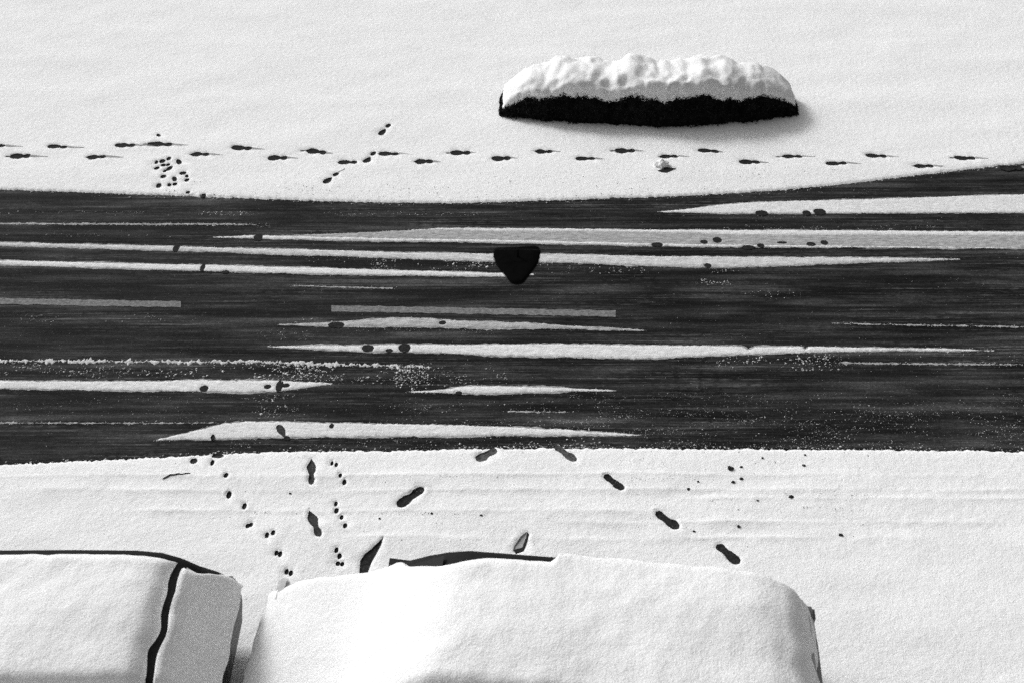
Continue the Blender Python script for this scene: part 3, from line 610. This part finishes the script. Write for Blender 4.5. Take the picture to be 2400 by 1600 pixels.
# ------------------------------------------------------------------ two parked cars under snow at the bottom
def make_car(loc, rz, label, xend, hem):
    root = empty('parked_car', loc); root.rotation_euler = (0, 0, rz)
    # lower body: stations along the length (front at x = 0)
    st_ = [(0.0, .56, .42, .62), (.06, .66, .30, .64), (.25, .74, .24, .70), (.7, .79, .22, .78), (1.0, .81, .22, .86), (1.2, .84, .22, .93), (1.8, .86, .22, .95), (2.8, .86, .22, .95), (3.8, .85, .22, .96), (4.3, .82, .26, .95), (4.52, .78, .32, .88), (4.60, .70, .42, .80)]
    vs = []; fs = []; ring = 12
    for x, hw, zb, zt in st_:
        for yy, zz in ((-.80, zb), (-.98, zb + .12), (-1, (zb + zt) / 2), (-.97, zt - .10), (-.88, zt - .02), (-.5, zt + .015), (.5, zt + .015), (.88, zt - .02), (.97, zt - .10), (1, (zb + zt) / 2), (.98, zb + .12), (.80, zb)):
            vs.append((x, hw * yy, zz))
    for i in range(len(st_) - 1):
        for k in range(ring): fs.append((i * ring + k, i * ring + (k + 1) % ring, (i + 1) * ring + (k + 1) % ring, (i + 1) * ring + k))
    fs += [tuple(range(ring))[::-1], tuple((len(st_) - 1) * ring + k for k in range(ring))]
    mesh('body', vs, fs, M['car_dark'], root)
    # cabin: pillars and roof as one shell
    cb = [(1.02, .80, .93, .70, .945), (1.2, .79, .93, .68, 1.10), (1.4, .79, .93, .63, 1.27), (1.58, .79, .93, .60, 1.38), (1.75, .79, .93, .60, 1.42), (2.6, .79, .93, .605, 1.42), (3.4, .79, .93, .605, 1.415), (3.9, .78, .93, .60, 1.405), (4.1, .78, .93, .59, 1.385), (4.25, .76, .93, .575, 1.33), (4.36, .74, .92, .57, 1.24), (4.44, .72, .92, .57, 1.12), (4.50, .70, .90, .58, .93)]
    vs = []; fs = []
    for x, hb, zb, ht, zt in cb:
        for yy, zz in ((-hb, zb), (-ht - .01, zt - .045), (-ht * .93, zt - .012), (-ht * .5, zt + .012), (0, zt + .018), (ht * .5, zt + .012), (ht * .93, zt - .012), (ht + .01, zt - .045), (hb, zb)): vs.append((x, yy, zz))
    for i in range(len(cb) - 1):
        for k in range(8): fs.append((i * 9 + k, (i + 1) * 9 + k, (i + 1) * 9 + k + 1, i * 9 + k + 1))
    mesh('cabin', vs, fs, M['car_trim'], root)
    def hts(x):
        for q, r in zip(cb, cb[1:]):
            if q[0] <= x <= r[0]:
                t = (x - q[0]) / (r[0] - q[0]); return tuple(q[k] + (r[k] - q[k]) * t for k in range(5))
        return cb[0] if x < cb[0][0] else cb[-1]
    def top(x, y):
        if x < 1.02:
            for q, r in zip(st_, st_[1:]):
                if q[0] <= x <= r[0]:
                    t = (x - q[0]) / (r[0] - q[0]); return q[3] + (r[3] - q[3]) * t + .015
            return .6
        _, hb, zb, ht, zt = hts(x); u = min(1.15, abs(y) / ht); return zt + .018 - .03 * u * u - (.08 * max(0, u - .97) / .1)
    def pane(name, q):
        return mesh(name, q, [(0, 1, 2, 3)], M['glass'], root, smooth=False)
    pane('windscreen', [(1.06, -.62, 1.00), (1.06, .62, 1.00), (1.55, .53, 1.395), (1.55, -.53, 1.395)])
    pane('rear_window', [(4.515, -.50, 1.0), (4.31, -.46, 1.335), (4.31, .46, 1.335), (4.515, .50, 1.0)])
    for s in (-1, 1):
        for xa, xb in ((1.55, 2.45), (2.55, 3.4), (3.5, 4.15)):
            def sd2(x, f):
                _, hb, zb, ht, zt = hts(x); return (x, s * (hb + (ht + .01 - hb) * f + .006), zb + (zt - .045 - zb) * f)
            pane('side_window', [sd2(xa, .08), sd2(xb, .08), sd2(xb - .05, .9), sd2(xa + .06, .9)])
        for wx in (.85, 3.75):
            bm = bmesh.new(); bmesh.ops.create_cone(bm, cap_ends=True, segments=24, radius1=.30, radius2=.30, depth=.19)
            for v in bm.verts: v.co = Vector((v.co.x, v.co.z, v.co.y))
            me = bpy.data.meshes.new('tyre'); bm.to_mesh(me); bm.free(); ty = link('tyre', me, M['tyre'], root); ty.location = (wx, s * .76, .31)
            bm = bmesh.new(); bmesh.ops.create_cone(bm, cap_ends=True, segments=20, radius1=.19, radius2=.17, depth=.02)
            for v in bm.verts: v.co = Vector((v.co.x, v.co.z, v.co.y))
            me = bpy.data.meshes.new('rim'); bm.to_mesh(me); bm.free(); rm = link('rim', me, M['rim'], ty); rm.location = (0, s * .103, 0)
        def box(name, c, d, mat):
            bm = bmesh.new(); bmesh.ops.create_cube(bm, size=1)
            for v in bm.verts: v.co = Vector((v.co.x * d[0], v.co.y * d[1], v.co.z * d[2]))
            bmesh.ops.bevel(bm, geom=bm.edges[:], offset=min(d) * .25, segments=2, affect='EDGES')
            me = bpy.data.meshes.new(name); bm.to_mesh(me); bm.free(); o = link(name, me, mat, root); o.location = c; return o
        box('headlight', (.10, s * .56, .62), (.10, .26, .14), M['lens']); box('tail_light', (4.545, s * .64, .78), (.10, .14, .22), M['lens_dark'])
        box('door_mirror', (1.30, s * .82, .80), (.10, .08, .09), M['car_trim'])
        box('door_handle', (2.30, s * .862, .82), (.16, .03, .03), M['car_trim']); box('door_handle', (3.25, s * .862, .82), (.16, .03, .03), M['car_trim'])
    # blanket of snow drawn over the whole car, bare only along bits of the far roof edge
    def base(x, y):
        zb_ = 0.0; n = 0
        for k in (-.14, -.07, 0, .07, .14):
            xx = min(4.58, max(.03, x + k * (.5 if x > 4.2 else 1))); z = -1
            for q, r in zip(st_, st_[1:]):
                if q[0] <= xx <= r[0]:
                    t = (xx - q[0]) / (r[0] - q[0]); hw = q[1] + (r[1] - q[1]) * t; zt = q[3] + (r[3] - q[3]) * t
                    z = zt + .015 - (.12 * max(0, abs(y) / hw - .85) / .15)
            if cb[0][0] <= xx <= cb[-1][0]:
                _, hb, zb, ht, zt = hts(xx); u = abs(y) / ht
                if u <= 1: z = max(z, zt + .018 - .03 * u * u - .03 * max(0, u - .93) / .07)
                elif abs(y) < hb: z = max(z, zt - .045 + (zb - zt + .045) * (abs(y) - ht) / (hb - ht))
            zb_ += z; n += 1
        return zb_ / n
    def pillow(name, xa, xb, ya, yb, thick):
        nx = int((xb - xa) / .035) + 1; ny = 44; sv = []; sf = []
        for i in range(nx + 1):
            x = xa + (xb - xa) * i / nx
            for j in range(ny + 1):
                v = j / ny; l = ya(x); h = yb(x); y = l + (h - l) * v
                e = min(v * (h - l), (1 - v) * (h - l), (x - xa) * (3 if name == 'tailgate_snow' else 1), (xb - x)); k = math.sqrt(smooth01(e / .12))
                jx = .03 * n3(y * 5, x * 2, 3 + loc[0]); jy = .014 * n3(x * 7, v * 5, 8)
                sv.append((x + jx, y + jy, base(x, y) - .008 + thick * (.35 + .65 * smooth01((x - .7) / .6)) * k * (1 + .30 * n3(x * 1.6, y * 2.2, 2 + loc[0]) + .10 * n3(x * 6, y * 6))))
        for i in range(nx):
            for j in range(ny): b = i * (ny + 1) + j; sf.append((b, b + ny + 1, b + ny + 2, b + 1))
        mesh(name, sv, sf, M['snow'], root)
    pillow('snow_blanket', .0, xend, lambda x: -.78, hem, .085)
    if xend < 4.4: pillow('tailgate_snow', xend + .035, 4.66, lambda x: -.74, lambda x: .50 + .22 * smooth01((x - 4.36) / .2), .12)
    return tag(root, label, 'car', 'snow covered cars parked along the near side')
# far roof edge of each car stands where the photograph shows the dark roof rim
ry2 = G(1200, 1294, 1.42)[1] - .62
def roofhalf(x): return float(np.interp(x, [1.02, 1.2, 1.4, 1.58, 1.75, 3.4, 3.9, 4.1, 4.25, 4.5], [.70, .68, .63, .60, .60, .605, .60, .59, .575, .58]))
def hem2(x):        # bare from the foot of the windscreen to the middle of the front door
    bare = smooth01((x - 1.12) / .14) * (1 - smooth01((x - 2.42) / .10))
    return (.80 if x < 1.0 else .76) * (1 - bare) + (roofhalf(x) - .06 - .07 * math.exp(-((x - 1.55) / .28) ** 2)) * bare
make_car((-2.14, ry2 + .24, 0), -0.10, 'car buried in snow at bottom right, dark windscreen edge showing', 4.58, hem2)
ry1 = G(400, 1287, 1.42)[1] - .62
make_car((-6.93, ry1, 0), 0.012, 'car buried in snow cut off at the bottom left corner', 4.24, lambda x: (.72 if x < 2.2 else roofhalf(x) - .055))
